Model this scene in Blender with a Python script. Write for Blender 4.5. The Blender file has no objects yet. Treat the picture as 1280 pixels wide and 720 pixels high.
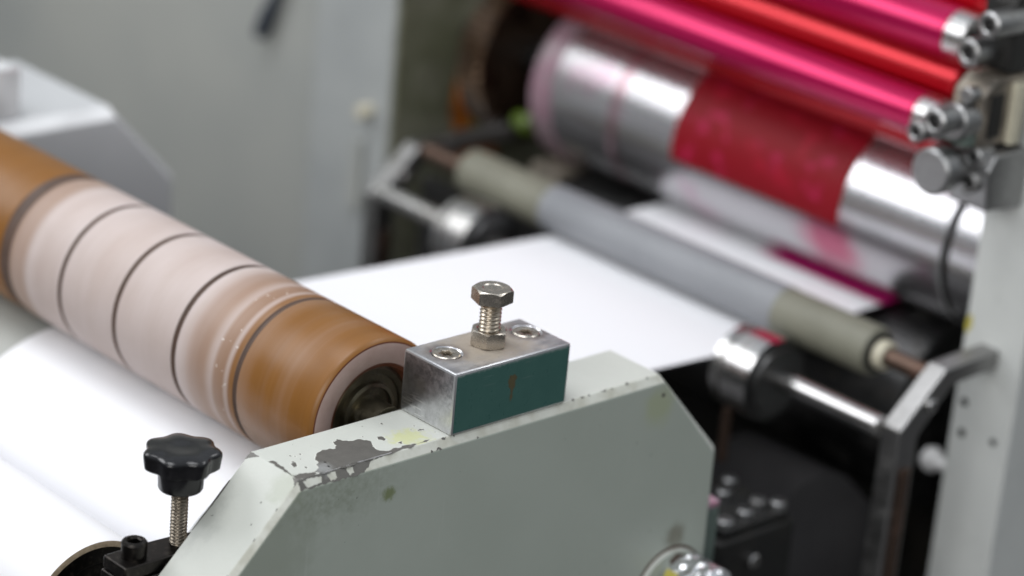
import bpy, bmesh, math, random
from mathutils import Vector, Matrix
random.seed(7)
S = 0.001                      # everything below is written in millimetres
sc = bpy.context.scene
COL = sc.collection
PI = math.pi

# ------------------------------------------------------------------ materials
def lin(r, g, b):
    f = lambda c: (c/255)/12.92 if c/255 <= .04045 else (((c/255)+.055)/1.055)**2.4
    return (f(r), f(g), f(b), 1)

class NT:
    """small wrapper for building node trees"""
    def __init__(s, name):
        s.m = bpy.data.materials.new(name); s.m.use_nodes = True
        s.t = s.m.node_tree; s.n = s.t.nodes; s.l = s.t.links
        s.b = s.n['Principled BSDF']
        g = s.n.new('ShaderNodeNewGeometry')
        v = s.n.new('ShaderNodeVectorMath'); v.operation = 'SCALE'; v.inputs['Scale'].default_value = 1000
        s.l.new(g.outputs['Position'], v.inputs[0])
        s.pos = v.outputs[0]                       # position in mm
        s.nrm = g.outputs['Normal']
        x = s.n.new('ShaderNodeSeparateXYZ'); s.l.new(s.pos, x.inputs[0]); s.X, s.Y, s.Z = x.outputs
        x = s.n.new('ShaderNodeSeparateXYZ'); s.l.new(s.nrm, x.inputs[0]); s.NX, s.NY, s.NZ = x.outputs
    def set(s, sock, v):
        if isinstance(v, bpy.types.NodeSocket): s.l.new(v, sock)
        else:
            if isinstance(v, tuple) and len(v) == 3 and sock.type == 'RGBA': v = v+(1,)
            sock.default_value = v
    def math(s, op, a, b=None, c=None, clamp=False):
        n = s.n.new('ShaderNodeMath'); n.operation = op; n.use_clamp = clamp
        for i, v in enumerate((a, b, c)):
            if v is not None: s.set(n.inputs[i], v)
        return n.outputs[0]
    def noise(s, scale=1, detail=4, rough=.55, stretch=(1,1,1), off=(0,0,0), dist=0):
        mp = s.n.new('ShaderNodeMapping'); mp.inputs['Scale'].default_value = stretch; mp.inputs['Location'].default_value = off
        s.l.new(s.pos, mp.inputs[0])
        n = s.n.new('ShaderNodeTexNoise'); n.inputs['Scale'].default_value = scale
        n.inputs['Detail'].default_value = detail; n.inputs['Roughness'].default_value = rough; n.inputs['Distortion'].default_value = dist
        s.l.new(mp.outputs[0], n.inputs['Vector']); return n.outputs['Fac']
    def mix(s, fac, a, b, mode='MIX'):
        n = s.n.new('ShaderNodeMix'); n.data_type = 'RGBA'; n.blend_type = mode
        s.set(n.inputs[0], fac); s.set(n.inputs[6], a); s.set(n.inputs[7], b); return n.outputs[2]
    def step(s, v, lo, hi, a=0., b=1.):
        n = s.n.new('ShaderNodeMapRange'); n.interpolation_type = 'SMOOTHSTEP'
        for i, q in enumerate((v, lo, hi, a, b)): s.set(n.inputs[i], q)
        return n.outputs[0]
    def band(s, v, a, b, soft=1.):
        return s.math('MULTIPLY', s.step(v, a-soft, a+soft), s.step(v, b-soft, b+soft, 1., 0.))
    def blob(s, c, r, amp=.6, scale=.3, soft=.35, axes=(1,1,1)):
        """irregular stain around a point (mm)"""
        a = s.n.new('ShaderNodeVectorMath'); a.operation = 'SUBTRACT'; s.l.new(s.pos, a.inputs[0]); a.inputs[1].default_value = c
        m = s.n.new('ShaderNodeVectorMath'); m.operation = 'MULTIPLY'; s.l.new(a.outputs[0], m.inputs[0]); m.inputs[1].default_value = axes
        l = s.n.new('ShaderNodeVectorMath'); l.operation = 'LENGTH'; s.l.new(m.outputs[0], l.inputs[0])
        d = s.math('DIVIDE', l.outputs['Value'], r)
        n = s.math('MULTIPLY', s.math('SUBTRACT', s.noise(scale, 5, .6, off=(c[0]*.1, c[1]*.1, 3)), .5), amp*2)
        return s.step(s.math('ADD', d, n), 1-soft, 1+soft, 1., 0.)
    def ramp(s, v, stops, interp='LINEAR'):
        n = s.n.new('ShaderNodeValToRGB'); s.set(n.inputs[0], v); cr = n.color_ramp; cr.interpolation = interp
        while len(cr.elements) < len(stops): cr.elements.new(.5)
        for e, (p, c) in zip(cr.elements, stops): e.position = p; e.color = c if len(c) == 4 else tuple(c)+(1,)
        return n.outputs[0]
    def out(s, color=None, rough=None, metal=None, bump=None, bstr=.2, bdist=.1, **kw):
        b = s.b
        if color is not None: s.set(b.inputs['Base Color'], color)
        if rough is not None: s.set(b.inputs['Roughness'], rough)
        if metal is not None: s.set(b.inputs['Metallic'], metal)
        for k, v in kw.items(): s.set(b.inputs[k.replace('_', ' ')], v)
        if bump is not None:
            n = s.n.new('ShaderNodeBump'); n.inputs['Strength'].default_value = bstr; n.inputs['Distance'].default_value = bdist*S
            s.l.new(bump, n.inputs['Height']); s.l.new(n.outputs[0], b.inputs['Normal'])
        return s.m

def paint(name, col, col2=None, rough=.45, var=.12, scale=.05, spec=.5, grime=0.):
    t = NT(name); c2 = col2 or tuple(c*.8 for c in col[:3])+(1,)
    c = t.mix(t.step(t.noise(scale, 5), .35, .7), col, c2)
    if grime:
        c = t.mix(t.math('MULTIPLY', t.step(t.noise(.09, 6, .65, off=(9, 4, 2)), .52, .75), grime), c, (.05, .045, .03, 1))
    r = t.math('ADD', t.math('MULTIPLY', t.noise(.4, 4), var*2), rough-var)
    return t.out(c, r, 0., t.noise(1.1, 3), .25, .06, Specular_IOR_Level=spec)

def metal(name, col, rough=.28, var=.12, scale=.5, stretch=(1,1,1), dirt=None, damt=.5, bstr=.15, dscale=.08, dth=.5):
    t = NT(name); n = t.noise(scale, 5, .6, stretch)
    c = t.mix(n, tuple(x*.72 for x in col[:3])+(1,), col)
    m = 1.
    if dirt:
        k = t.math('MULTIPLY', t.step(t.noise(dscale, 6, .65, off=(5, 1, 7)), dth, dth+.2), damt)
        c = t.mix(k, c, dirt); m = t.math('SUBTRACT', 1., t.math('MULTIPLY', k, .8))
    r = t.math('ADD', t.math('MULTIPLY', t.noise(scale*.6, 4, .6, stretch, (3, 3, 3)), var*2), rough-var)
    return t.out(c, r, m, n, bstr, .05)

M = {}
STEEL = (.62, .60, .57, 1)
M['steel'] = metal('bright_steel', (.66, .65, .64, 1), .22, .1, .4, dirt=(.16, .12, .08, 1), damt=.35)
M['stainless'] = metal('stainless_bolt', (.64, .59, .52, 1), .26, .1, 1.2, dirt=(.2, .14, .08, 1), damt=.35, dscale=.35, bstr=.1)
M['thread'] = metal('thread_steel', (.56, .49, .40, 1), .3, .1, 1.5, dirt=(.12, .08, .05, 1), damt=.4, dscale=.5)
M['stud'] = metal('oiled_stud', (.30, .26, .21, 1), .36, .1, 1.2, dirt=(.05, .035, .02, 1), damt=.6, dscale=.4)
M['dull_steel'] = metal('dull_steel', (.42, .42, .42, 1), .38, .12, .3, dirt=(.06, .05, .04, 1), damt=.6)
M['bracket'] = metal('scuffed_bracket_steel', (.36, .355, .35, 1), .36, .12, .3, dirt=(.08, .07, .06, 1), damt=.4)
M['dark_steel'] = metal('oily_dark_steel', (.10, .10, .10, 1), .4, .12, .3, dirt=(.03, .025, .02, 1), damt=.6)
M['gear'] = metal('greasy_brown_gear', (.13, .085, .055, 1), .34, .1, .2, dirt=(.012, .008, .006, 1), damt=.85, dscale=.04, dth=.42)
M['rust'] = metal('rusty_shaft', (.17, .115, .09, 1), .5, .1, .6, dirt=(.12, .05, .03, 1), damt=.7)
M['black'] = paint('black_plastic', (.004, .004, .005, 1), (.007, .007, .008, 1), .2, .05, .5)
def foil():
    t = NT('crinkled_foil'); v = t.n.new('ShaderNodeTexVoronoi'); v.inputs['Scale'].default_value = .28; t.l.new(t.pos, v.inputs['Vector'])
    return t.out((.75, .76, .78, 1), .22, .9, v.outputs['Distance'], 1., 1.2)
M['foil'] = foil()
M['hub'] = metal('greasy_hub', (.20, .18, .13, 1), .35, .1, .3, dirt=(.02, .015, .01, 1), damt=.8, dscale=.15)
M['blacked'] = metal('blackened_steel', (.035, .032, .03, 1), .36, .1, .8, dirt=(.05, .04, .028, 1), damt=.5, dscale=.4)
M['void'] = paint('black_and_shade', (.006, .006, .006, 1), (.012, .011, .009, 1), .6)  # plain black; also stands in for shade inside the press
M['bed'] = paint('shaded_bed', (.010, .009, .008, 1), (.022, .019, .015, 1), .5, spec=.3)  # near-black put in for the darkness below the paper path
M['wall'] = paint('machine_cover_grey', (.38, .385, .36, 1), (.31, .322, .312, 1), .5, scale=.006)
M['post'] = paint('press_paint_lit', (.60, .615, .595, 1), (.56, .575, .56, 1), .42, scale=.02, grime=.10)  # press paint, brightened for the light on the right upright
M['post_far'] = paint('press_paint_dimmed', (.37, .385, .38, 1), (.33, .345, .345, 1), .42, scale=.02, grime=.12)  # same press paint, darkened for the dimmer far upright
M['post_in'] = paint('grimy_frame_paint', (.20, .20, .15, 1), (.11, .115, .07, 1), .5, scale=.03, grime=.8)
M['farframe'] = paint('far_frame_paint', (.50, .51, .52, 1), (.47, .48, .49, 1), .35, scale=.02)
M['white_edge'] = paint('pale_edge_and_glint', (.72, .73, .74, 1), None, .35)
M['olive'] = paint('olive_rubber', (.19, .187, .145, 1), (.16, .157, .12, 1), .55, scale=.05)
M['greyrub'] = paint('grey_rubber', (.235, .243, .258, 1), (.215, .223, .238, 1), .5, scale=.03)
M['cream'] = paint('cream_plastic', (.62, .58, .45, 1), None, .4)
M['white_plastic'] = paint('white_plastic', (.7, .7, .7, 1), None, .35)
M['green_lamp'] = paint('green_fitting', (.07, .11, .012, 1), None, .3)
M['orange'] = paint('orange_grease', (.55, .16, .02, 1), (.2, .06, .01, 1), .35, scale=.08)
M['rod'] = paint('dark_blue_grip', (.035, .045, .065, 1), None, .4)
M['cardboard'] = paint('cardboard_core', (.34, .27, .19, 1), (.22, .17, .11, 1), .7, scale=.4)
M['tan'] = paint('tan_bracket', (.30, .26, .21, 1), (.07, .06, .05, 1), .4, scale=.07, grime=.7)
M['pinkish'] = paint('ink_stained_flange', (.26, .13, .18, 1), (.24, .19, .205, 1), .3, scale=.05)
M['cover'] = paint('grey_cover', (.085, .082, .085, 1), (.06, .058, .06, 1), .5, scale=.02)
M['green_part'] = paint('green_grey_part', (.13, .17, .15, 1), None, .4)
M['pink_part'] = paint('ink_stained_top', (.45, .22, .30, 1), (.3, .3, .32, 1), .35, scale=.3)
M['redtape'] = paint('red_tape', (.26, .008, .035, 1), None, .35)
M['yellow'] = paint('yellow_tape', (.5, .44, .09, 1), None, .4)

def ink(name, a, b, rough):
    t = NT(name)
    n = t.noise(.05, 4, .6, (.25, 1, 1))
    return t.out(t.mix(n, a, b), rough, .55, t.noise(.5, 3, .5, (.1, 1, 1)), .12, .1, Coat_Weight=.14, Coat_Roughness=.14, Coat_Tint=(.75, .7, 1, 1))
M['magenta'] = ink('magenta_ink', (.46, .002, .058, 1), (.50, .005, .095, 1), .22)
M['redink'] = ink('red_ink', (.42, .003, .008, 1), (.50, .006, .015, 1), .26)

# paper web: plain white stock, printed magenta edge close to the cylinders
def paper():
    t = NT('white_paper')
    c = t.mix(t.noise(.02, 3), (.80, .80, .82, 1), (.78, .78, .805, 1))
    e = t.math('MULTIPLY', t.band(t.Y, 329., 360., 1.5), t.band(t.X, -150., -70., 8.))
    e = t.math('MULTIPLY', e, t.step(t.Z, -60., -52.))
    c = t.mix(e, c, (.48, .01, .16, 1))
    return t.out(c, .62, 0., t.noise(.01, 2), .3, .6, Specular_IOR_Level=.25)
M['paper'] = paper()

# nip roller: amber polyurethane with paper dust where the web runs
def roller_mat():
    t = NT('amber_polyurethane')
    u = t.step(t.X, -340, -36); n = t.n.new('ShaderNodeMapRange')
    n.inputs[1].default_value = -240; n.inputs[2].default_value = -36; t.l.new(t.X, n.inputs[0]); u = n.outputs[0]
    P = lambda x: (x+240)/204
    g = lambda v: (v, v, v, 1)
    stops = [(P(-229), g(0)), (P(-223), g(.45)), (P(-216), g(.42)), (P(-211), g(.9)), (P(-205), g(.78)), (P(-191), g(.95)), (P(-170), g(.80)), (P(-154), g(.95)), (P(-134), g(.82)), (P(-117), g(.95)),
             (P(-113), g(.92)), (P(-106), g(.46)), (P(-99), g(.30)), (P(-93.8), g(.72)), (P(-92), g(.30)), (P(-87), g(.22)), (P(-85), g(.78)), (P(-83), g(.05)), (P(-78), g(.12)), (P(-74), g(.06)), (P(-70), g(.0)), (P(-58), g(.02)), (P(-54), g(.07)), (P(-48), g(.0)), (P(-39), g(0))]
    dust = t.ramp(u, stops)
    # faint streaks round the roller and blotches of dust
    st = t.noise(.35, 4, .6, (1, .02, .02)); bl = t.noise(.05, 4, .6, (1, .5, .5))
    d = t.math('MULTIPLY', dust, t.math('ADD', .72, t.math('MULTIPLY', bl, .55)), clamp=True)
    d = t.math('ADD', d, t.math('MULTIPLY', t.math('SUBTRACT', st, .5), .16), clamp=True)
    am = t.mix(t.noise(.12, 4, .6, (1, .05, .05)), (.165, .066, .011, 1), (.225, .098, .021, 1))
    c = t.mix(d, am, (.50, .43, .41, 1))
    # small crusts of dried glue or paper in the worn band
    cr = t.math('MULTIPLY', t.step(t.noise(.5, 2, .5, (1, 1, 1)), .70, .74), t.band(t.X, -94, -84, 1))
    c = t.mix(cr, c, (.8, .76, .72, 1))
    r = t.math('ADD', .36, t.math('MULTIPLY', d, .25))
    return t.out(c, r, 0., st, .15, .15, Specular_IOR_Level=.35, Subsurface_Weight=0.)
M['roller'] = roller_mat()
M['rubber_dark'] = paint('dark_roller_rim', (.11, .032, .012, 1), None, .35)
M['groove'] = paint('dirty_groove', (.085, .05, .035, 1), None, .6)
def ring_mat(name, a, b, rough):
    t = NT(name); n = t.noise(.15, 5, .6, (1, 1, 1)); return t.out(t.mix(n, a, b), rough, 0., n, .2, .2)
M['endface'] = ring_mat('dusty_end_face', (.30, .20, .17, 1), (.42, .32, .29, 1), .45)

# pale grey-green frame paint with grime, oil stains and scuffs
def frame_mat():
    t = NT('worn_grey_green_paint')
    c = t.mix(t.step(t.noise(.03, 5), .3, .7), (.50, .515, .475, 1), (.47, .485, .445, 1))
    c = t.mix(t.math('MULTIPLY', t.step(t.noise(2.2, 3), .55, .8), .12), c, (.25, .26, .23, 1))
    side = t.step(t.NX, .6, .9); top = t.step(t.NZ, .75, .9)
    c = t.mix(t.math('MULTIPLY', side, .35), c, (.225, .305, .24, 1))  # darker, greener tint puts the outer side's shade into the paint
    # greenish grime under the front edge of the crease
    k = t.blob((2, -52, -8), 15, 1.0, .22, .8, (0, .75, 1.7)); c = t.mix(t.math('MULTIPLY', t.math('MULTIPLY', t.math('MULTIPLY', k, side), t.step(t.noise(.5, 6, .7), .2, .7)), .4), c, (.10, .12, .055, 1))
    k = t.blob((2, -78, -24), 16, .7, .16, .6, (0, 1, 1)); c = t.mix(t.math('MULTIPLY', t.math('MULTIPLY', k, side), .3), c, (.14, .16, .10, 1))
    k = t.blob((1, -28, -14), 2.6, .8, .6, .5); c = t.mix(t.math('MULTIPLY', k, .7), c, (.12, .15, .02, 1))
    k = t.blob((1, -78, -36), 1.2, .4, .6, .4); c = t.mix(k, c, (.28, .34, .05, 1))
    k = t.blob((1, 104, -12), 7, .6, .2, .6); c = t.mix(t.math('MULTIPLY', k, .35), c, (.36, .40, .14, 1))
    # yellow spill beside the stop block, on top
    k = t.math('MAXIMUM', t.blob((-8, -13, 0), 5.0, 1.3, .42, .5, (1, .7, 0)), t.blob((0, -12, -1), 3.2, .9, .5, .4, (1, .55, 0)))
    c = t.mix(t.math('MULTIPLY', t.math('MULTIPLY', k, t.step(t.NZ, .3, .6)), .55), c, (.50, .52, .16, 1))
    k = t.blob((-4, -70, -4), 6, .8, .3, .5); c = t.mix(t.math('MULTIPLY', k, .3), c, (.25, .28, .18, 1))
    k = t.blob((-27, -86, -19), 9, .9, .25, .7, (1.4, .8, .8)); c = t.mix(t.math('MULTIPLY', k, .35), c, (.20, .21, .20, 1))
    # brown smear above the bearing hole
    k = t.blob((1, 121, -71), 5, .6, .25, .6); c = t.mix(t.math('MULTIPLY', k, .55), c, (.10, .07, .03, 1))
    # fine pits
    p = t.step(t.noise(.45, 2, .5, off=(4, 8, 1)), .765, .79); c = t.mix(t.math('MULTIPLY', p, .8), c, (.06, .055, .05, 1))
    # hair scratches
    s1 = t.step(t.noise(.35, 2, .5, (1, .6, .02), (7, 2, 2), 1.5), .70, .74); c = t.mix(t.math('MULTIPLY', s1, .12), c, (.6, .62, .6, 1))
    r = t.math('ADD', .30, t.math('MULTIPLY', t.noise(.3, 4), .25))
    return t.out(c, r, 0., t.noise(.8, 4, .6), .3, .12)
M['frame'] = frame_mat()
M['rim'] = paint('broken_paint_rim', (.62, .63, .58, 1), None, .5, scale=.3)
M['edge'] = paint('cream_edge_paint', (.52, .53, .48, 1), (.40, .40, .34, 1), .38, scale=.12, grime=.15)
def bare():
    t = NT('bare_chipped_metal'); n = t.noise(.25, 5, .6)
    k = t.blob((-4, -54, 0), 3.5, .8, .5, .6)
    c = t.mix(n, (.085, .083, .075, 1), (.16, .152, .138, 1)); c = t.mix(t.math('MULTIPLY', k, .6), c, (.36, .37, .37, 1))
    return t.out(c, .42, .3, t.noise(.9, 5, .7), .5, .15)
M['bare'] = bare()

def block_mats():
    # milled steel with heat-brown stain round the nut
    t = NT('milled_steel'); n = t.noise(.35, 6, .7, (1, .4, 1)); n2 = t.noise(.4, 6, .7, off=(2, 1, 0))
    c = t.mix(t.step(n, .25, .75), (.50, .50, .52, 1), (.74, .74, .77, 1))
    topm = t.step(t.NZ, .7, .9); fr = t.step(t.NY, -.9, -.7, 1., 0.)
    k = t.math('MULTIPLY', t.blob((-15, 27, 23.5), 17, .55, .22, .6, (1, .8, 0)), topm)
    c = t.mix(t.math('MULTIPLY', k, .75), c, (.42, .34, .24, 1))
    rings = t.math('MAXIMUM', t.blob((-16.5, 10.2, 23.5), 7.6, .25, .4, .25), t.blob((-16.5, 48.3, 23.5), 7.8, .3, .4, .25))
    c = t.mix(t.math('MULTIPLY', t.math('MULTIPLY', rings, topm), .6), c, (.17, .13, .12, 1))
    # mottled oxide on the end face, thinned lower left to paint in a reflection
    w = t.step(t.math('ADD', t.Z, t.math('MULTIPLY', t.X, .4)), 2, 16, 0., 1.)
    mm = t.math('MULTIPLY', t.math('MULTIPLY', w, t.step(n2, .36, .62)), fr); c = t.mix(t.math('MULTIPLY', mm, .6), c, (.14, .15, .17, 1))
    yb = t.math('MULTIPLY', t.blob((-18, 0, 13), 3, .6, .3, .6, (1, 0, 1)), fr); c = t.mix(t.math('MULTIPLY', yb, .15), c, (.55, .55, .3, 1))
    sc1 = t.step(t.noise(.7, 2, .5, (.25, 1, 2.2), (3, 1, 1)), .54, .60)
    lowl = t.math('MULTIPLY', t.step(t.Z, 11, 7), t.step(t.X, -13, -17)); c = t.mix(t.math('MULTIPLY', t.math('MULTIPLY', sc1, lowl), fr), c, (.95, .95, .96, 1))
    spec = t.step(t.noise(.8, 3, .6, off=(1, 6, 2)), .64, .72); c = t.mix(t.math('MULTIPLY', spec, .5), c, (.2, .19, .19, 1))
    r = t.math('ADD', .22, t.math('MULTIPLY', t.math('ADD', n, k), .15))
    a = t.out(c, r, t.math('SUBTRACT', 1., t.math('MULTIPLY', k, .45)), n2, .3, .06)
    t = NT('dark_green_enamel'); n = t.noise(.12, 5, .6)
    c = t.mix(n, (.034, .100, .088, 1), (.052, .130, .112, 1))
    e = t.math('MAXIMUM', t.step(t.math('ADD', t.Z, t.math('MULTIPLY', t.noise(.7, 3), 2)), 22.6, 23.8), t.step(t.math('ADD', t.Z, t.math('MULTIPLY', t.noise(.7, 3), 1.2)), 1.2, .5))
    c = t.mix(t.math('MULTIPLY', e, .75), c, (.25, .30, .29, 1))
    k = t.step(t.noise(1.3, 2, .5), .74, .77); c = t.mix(t.math('MULTIPLY', k, .5), c, (.2, .25, .23, 1))
    sc2 = t.step(t.noise(.5, 2, .5, (1, .1, 1.4), (3, 7, 1)), .68, .73); c = t.mix(t.math('MULTIPLY', sc2, .15), c, (.3, .36, .34, 1))
    b = t.out(c, t.math('ADD', .20, t.math('MULTIPLY', t.noise(.3, 4), .2)), 0., n, .1, .1)
    t = NT('bright_worn_edge'); n = t.noise(2., 4, .6); c = t.out(t.mix(n, (.55, .55, .56, 1), (.8, .8, .81, 1)), .3, .9, n, .4, .08)
    t = NT('brown_paint_chip'); n = t.noise(1.5, 4, .6); d = t.out(t.mix(n, (.055, .045, .02, 1), (.12, .10, .05, 1)), .6, 0., n, .4, .1)
    return a, b, c, d
M['milled'], M['green'], M['brightedge'], M['chip'] = block_mats()

def plate_mat():
    t = NT('chromed_plate_cylinder'); n = t.noise(.1, 4, .6, (1, .3, .3))
    c = t.mix(n, (.48, .475, .49, 1), (.60, .59, .61, 1))
    k = t.math('MULTIPLY', t.step(t.noise(.035, 4, .6, (1, .7, .7), (2, 5, 1)), .55, .72), .4)
    c = t.mix(k, c, (.55, .22, .36, 1))
    k2 = t.math('MULTIPLY', t.band(t.X, -241, -234, 2), .45); c = t.mix(k2, c, (.45, .12, .18, 1))
    k3 = t.math('MULTIPLY', t.blob((-100, 313, -22), 16, .6, .05, .6, (1, 1, 1)), .75); c = t.mix(k3, c, (.50, .015, .12, 1))
    return t.out(c, .25, .92, n, .06, .2)
M['plate'] = plate_mat()
def redplate():
    t = NT('red_inked_plate'); n = t.step(t.noise(.06, 4, .6, (1, 1, 1), (1, 3, 2)), .52, .70)
    fine = t.step(t.noise(.7, 3, .6), .5, .6)
    c = t.mix(n, (.20, .003, .009, 1), (.30, .005, .022, 1)); c = t.mix(t.math('MULTIPLY', fine, .25), c, (.20, .003, .01, 1))
    sp = t.step(t.noise(.075, 2, .5, off=(3, 1, 4)), .60, .72); c = t.mix(t.math('MULTIPLY', sp, .28), c, (.62, .03, .16, 1))
    return t.out(c, .5, 0., fine, .2, .15, Specular_IOR_Level=.2)
M['redplate'] = redplate()

# ------------------------------------------------------------------ mesh helpers
class MB:
    def __init__(s): s.v = []; s.f = []; s.mi = []
    def add(s, vs, fs, mi=0):
        o = len(s.v); s.v += [tuple(v) for v in vs]
        for f in fs: s.f.append(tuple(o+i for i in f)); s.mi.append(mi)
    def box(s, x0, x1, y0, y1, z0, z1, mi=0):
        s.add([(x, y, z) for x in (x0, x1) for y in (y0, y1) for z in (z0, z1)],
              [(0,1,3,2), (4,6,7,5), (0,4,5,1), (2,3,7,6), (0,2,6,4), (1,5,7,3)], mi); return s
    def prism(s, prof, a, b, ax='x', mi=0, capmi=None):
        """closed outline extruded along an axis; outline in the two other axes, in order"""
        n = len(prof)
        def P(t, p): return (t, p[0], p[1]) if ax == 'x' else ((p[0], t, p[1]) if ax == 'y' else (p[0], p[1], t))
        s.add([P(a, p) for p in prof]+[P(b, p) for p in prof], [(i, (i+1) % n, n+(i+1) % n, n+i) for i in range(n)], mi)
        o = len(s.v)-2*n
        s.f += [tuple(o+i for i in reversed(range(n))), tuple(o+n+i for i in range(n))]; s.mi += [mi if capmi is None else capmi]*2; return s
    def lathe(s, ax, c, prof, seg=64, a0=0, a1=2*PI, mi=0, mis=None, shape=None, cap=True):
        """profile [(t, r)] turned about an axis through c; t runs along the axis, relative to c"""
        full = abs(a1-a0-2*PI) < 1e-6; m = seg if full else seg+1
        vs = []
        for t, r in prof:
            for k in range(m):
                a = a0+(a1-a0)*k/seg; q = r*(shape(a, r) if shape else 1)
                u, w = q*math.cos(a), q*math.sin(a)
                d = (t, u, w) if ax == 'x' else ((u, t, w) if ax == 'y' else (u, w, t))
                vs.append((c[0]+d[0], c[1]+d[1], c[2]+d[2]))
        o = len(s.v); s.v += vs
        for i in range(len(prof)-1):
            for k in range(seg if not full else m):
                k2 = (k+1) % m if full else k+1
                s.f.append((o+i*m+k, o+i*m+k2, o+(i+1)*m+k2, o+(i+1)*m+k)); s.mi.append(mis[i] if mis else mi)
        if full and cap:
            for i in (0, len(prof)-1):
                if prof[i][1] > 1e-6: s.f.append(tuple(o+i*m+k for k in range(m))); s.mi.append((mis[0 if i == 0 else -1]) if mis else mi)
        return s
    def cyl(s, ax, c, t0, t1, r, seg=48, ch=.4, mi=0):
        return s.lathe(ax, c, [(t0, r-ch), (t0+ch, r), (t1-ch, r), (t1, r-ch)], seg, mi=mi)
    def build(s, name, mats, parent=None, smooth=35, bevel=0, bseg=2, fixn=True, ngon=True):
        o0 = parent_loc(parent)
        me = bpy.data.meshes.new(name)
        me.from_pydata([((v[0])*S-o0[0], (v[1])*S-o0[1], (v[2])*S-o0[2]) for v in s.v], [], s.f)
        if not isinstance(mats, (list, tuple)): mats = [mats]
        for m in mats: me.materials.append(m)
        for p, i in zip(me.polygons, s.mi): p.material_index = i
        if fixn:
            bm = bmesh.new(); bm.from_mesh(me)
            bmesh.ops.remove_doubles(bm, verts=bm.verts, dist=1e-7)
            bmesh.ops.recalc_face_normals(bm, faces=bm.faces); bm.to_mesh(me); bm.free()
        if smooth:
            for p in me.polygons: p.use_smooth = True
            me.set_sharp_from_angle(angle=math.radians(smooth))
        o = bpy.data.objects.new(name, me); COL.objects.link(o)
        if parent: o.parent = parent
        if bevel:
            b = o.modifiers.new('bevel', 'BEVEL'); b.width = bevel*S; b.segments = bseg; b.limit_method = 'ANGLE'
            b.angle_limit = math.radians(40); b.harden_normals = True
        return o
WL = {}
def parent_loc(p):
    l = [0, 0, 0]
    while p: l = [l[i]+p.location[i] for i in range(3)]; p = p.parent
    return l
def thing(name, label, cat, loc, group=None):
    o = bpy.data.objects.new(name, None); COL.objects.link(o); o.location = [c*S for c in loc]
    o.empty_display_size = .01; o['label'] = label; o['category'] = cat
    if group: o['group'] = group
    return o
def tag(o, label, cat, group=None):
    o['label'] = label; o['category'] = cat
    if group: o['group'] = group
    return o
def copy_tree(o, parent=None):
    c = o.copy(); COL.objects.link(c)
    if parent: c.parent = parent
    for ch in [k for k in bpy.data.objects if k.parent == o]: copy_tree(ch, c)
    return c
def hexprof(r, rot=0): return [(r*math.cos(rot+k*PI/3), r*math.sin(rot+k*PI/3)) for k in range(6)]

def hex_prism(mb, c, h, R, rot, hole=None, mi=0, top_chamfer=True, bot_chamfer=False, dish=False):
    """hexagon nut or head: side walls meet a turned 30-degree chamfer in the usual scalloped curves"""
    seg = 72; ap = R*math.cos(PI/6)
    def hr(a):
        b = ((a-rot) % (PI/3))-PI/6; return ap/math.cos(b)
    rows = []
    def row(fn): rows.append([fn(2*PI*k/seg+rot) for k in range(seg)])
    P = lambda a, r, z: (c[0]+r*math.cos(a), c[1]+r*math.sin(a), c[2]+z)
    rc = ap*.97; tn = .55
    dz = lambda a: max(0, hr(a)-rc)*tn
    if bot_chamfer:
        row(lambda a: P(a, rc, 0)); row(lambda a: P(a, hr(a), dz(a)))
    else: row(lambda a: P(a, hr(a), 0))
    if top_chamfer:
        row(lambda a: P(a, hr(a), h-dz(a))); row(lambda a: P(a, rc, h))
    else: row(lambda a: P(a, hr(a), h))
    if hole:
        row(lambda a: P(a, hole*1.12, h)); row(lambda a: P(a, hole, h-.5)); row(lambda a: P(a, hole, 0))
    elif dish:
        row(lambda a: P(a, R*.50, h)); row(lambda a: P(a, R*.44, h-.25)); row(lambda a: P(a, .01, h-.25))
    n = len(rows); vs = [v for r in rows for v in r]; fs = []
    for i in range(n-1):
        for k in range(seg): fs.append((i*seg+k, i*seg+(k+1) % seg, (i+1)*seg+(k+1) % seg, (i+1)*seg+k))
    if hole:
        for k in range(seg): fs.append(((n-1)*seg+k, (n-1)*seg+(k+1) % seg, (k+1) % seg, k))
    else:
        fs.append(tuple(range(seg)))
        fs.append(tuple((n-1)*seg+k for k in range(seg)))
    mb.add(vs, fs, mi); return mb

def thread(mb, c, z0, z1, R, pitch, depth, mi=0, seg=40, per=8):
    n = int((z1-z0)/pitch*per); vs = []
    for i in range(n+1):
        z = z0+(z1-z0)*i/n
        for k in range(seg):
            a = 2*PI*k/seg; ph = ((z/pitch)-a/(2*PI)) % 1
            w = abs(ph*2-1); w = min(1, max(0, (w-.12)/.76)); r = R-depth*w
            vs.append((c[0]+r*math.cos(a), c[1]+r*math.sin(a), c[2]+z))
    fs = [(i*seg+k, i*seg+(k+1) % seg, (i+1)*seg+(k+1) % seg, (i+1)*seg+k) for i in range(n) for k in range(seg)]
    fs += [tuple(range(seg)), tuple(n*seg+k for k in range(seg))]
    mb.add(vs, fs, mi); return mb

def jag(poly, amp, n=2, seed=1):
    """roughen an outline traced round a paint chip"""
    rnd = random.Random(seed)
    for _ in range(n):
        q = []
        for i, p in enumerate(poly):
            r = poly[(i+1) % len(poly)]; d = math.hypot(r[0]-p[0], r[1]-p[1]); t = .35+.3*rnd.random()
            k = (rnd.random()-.5)*min(amp, d*.45)
            nx, ny = -(r[1]-p[1])/(d+1e-6), (r[0]-p[0])/(d+1e-6)
            q += [p, (p[0]+(r[0]-p[0])*t+nx*k, p[1]+(r[1]-p[1])*t+ny*k)]
        poly = q
    return poly

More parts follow.
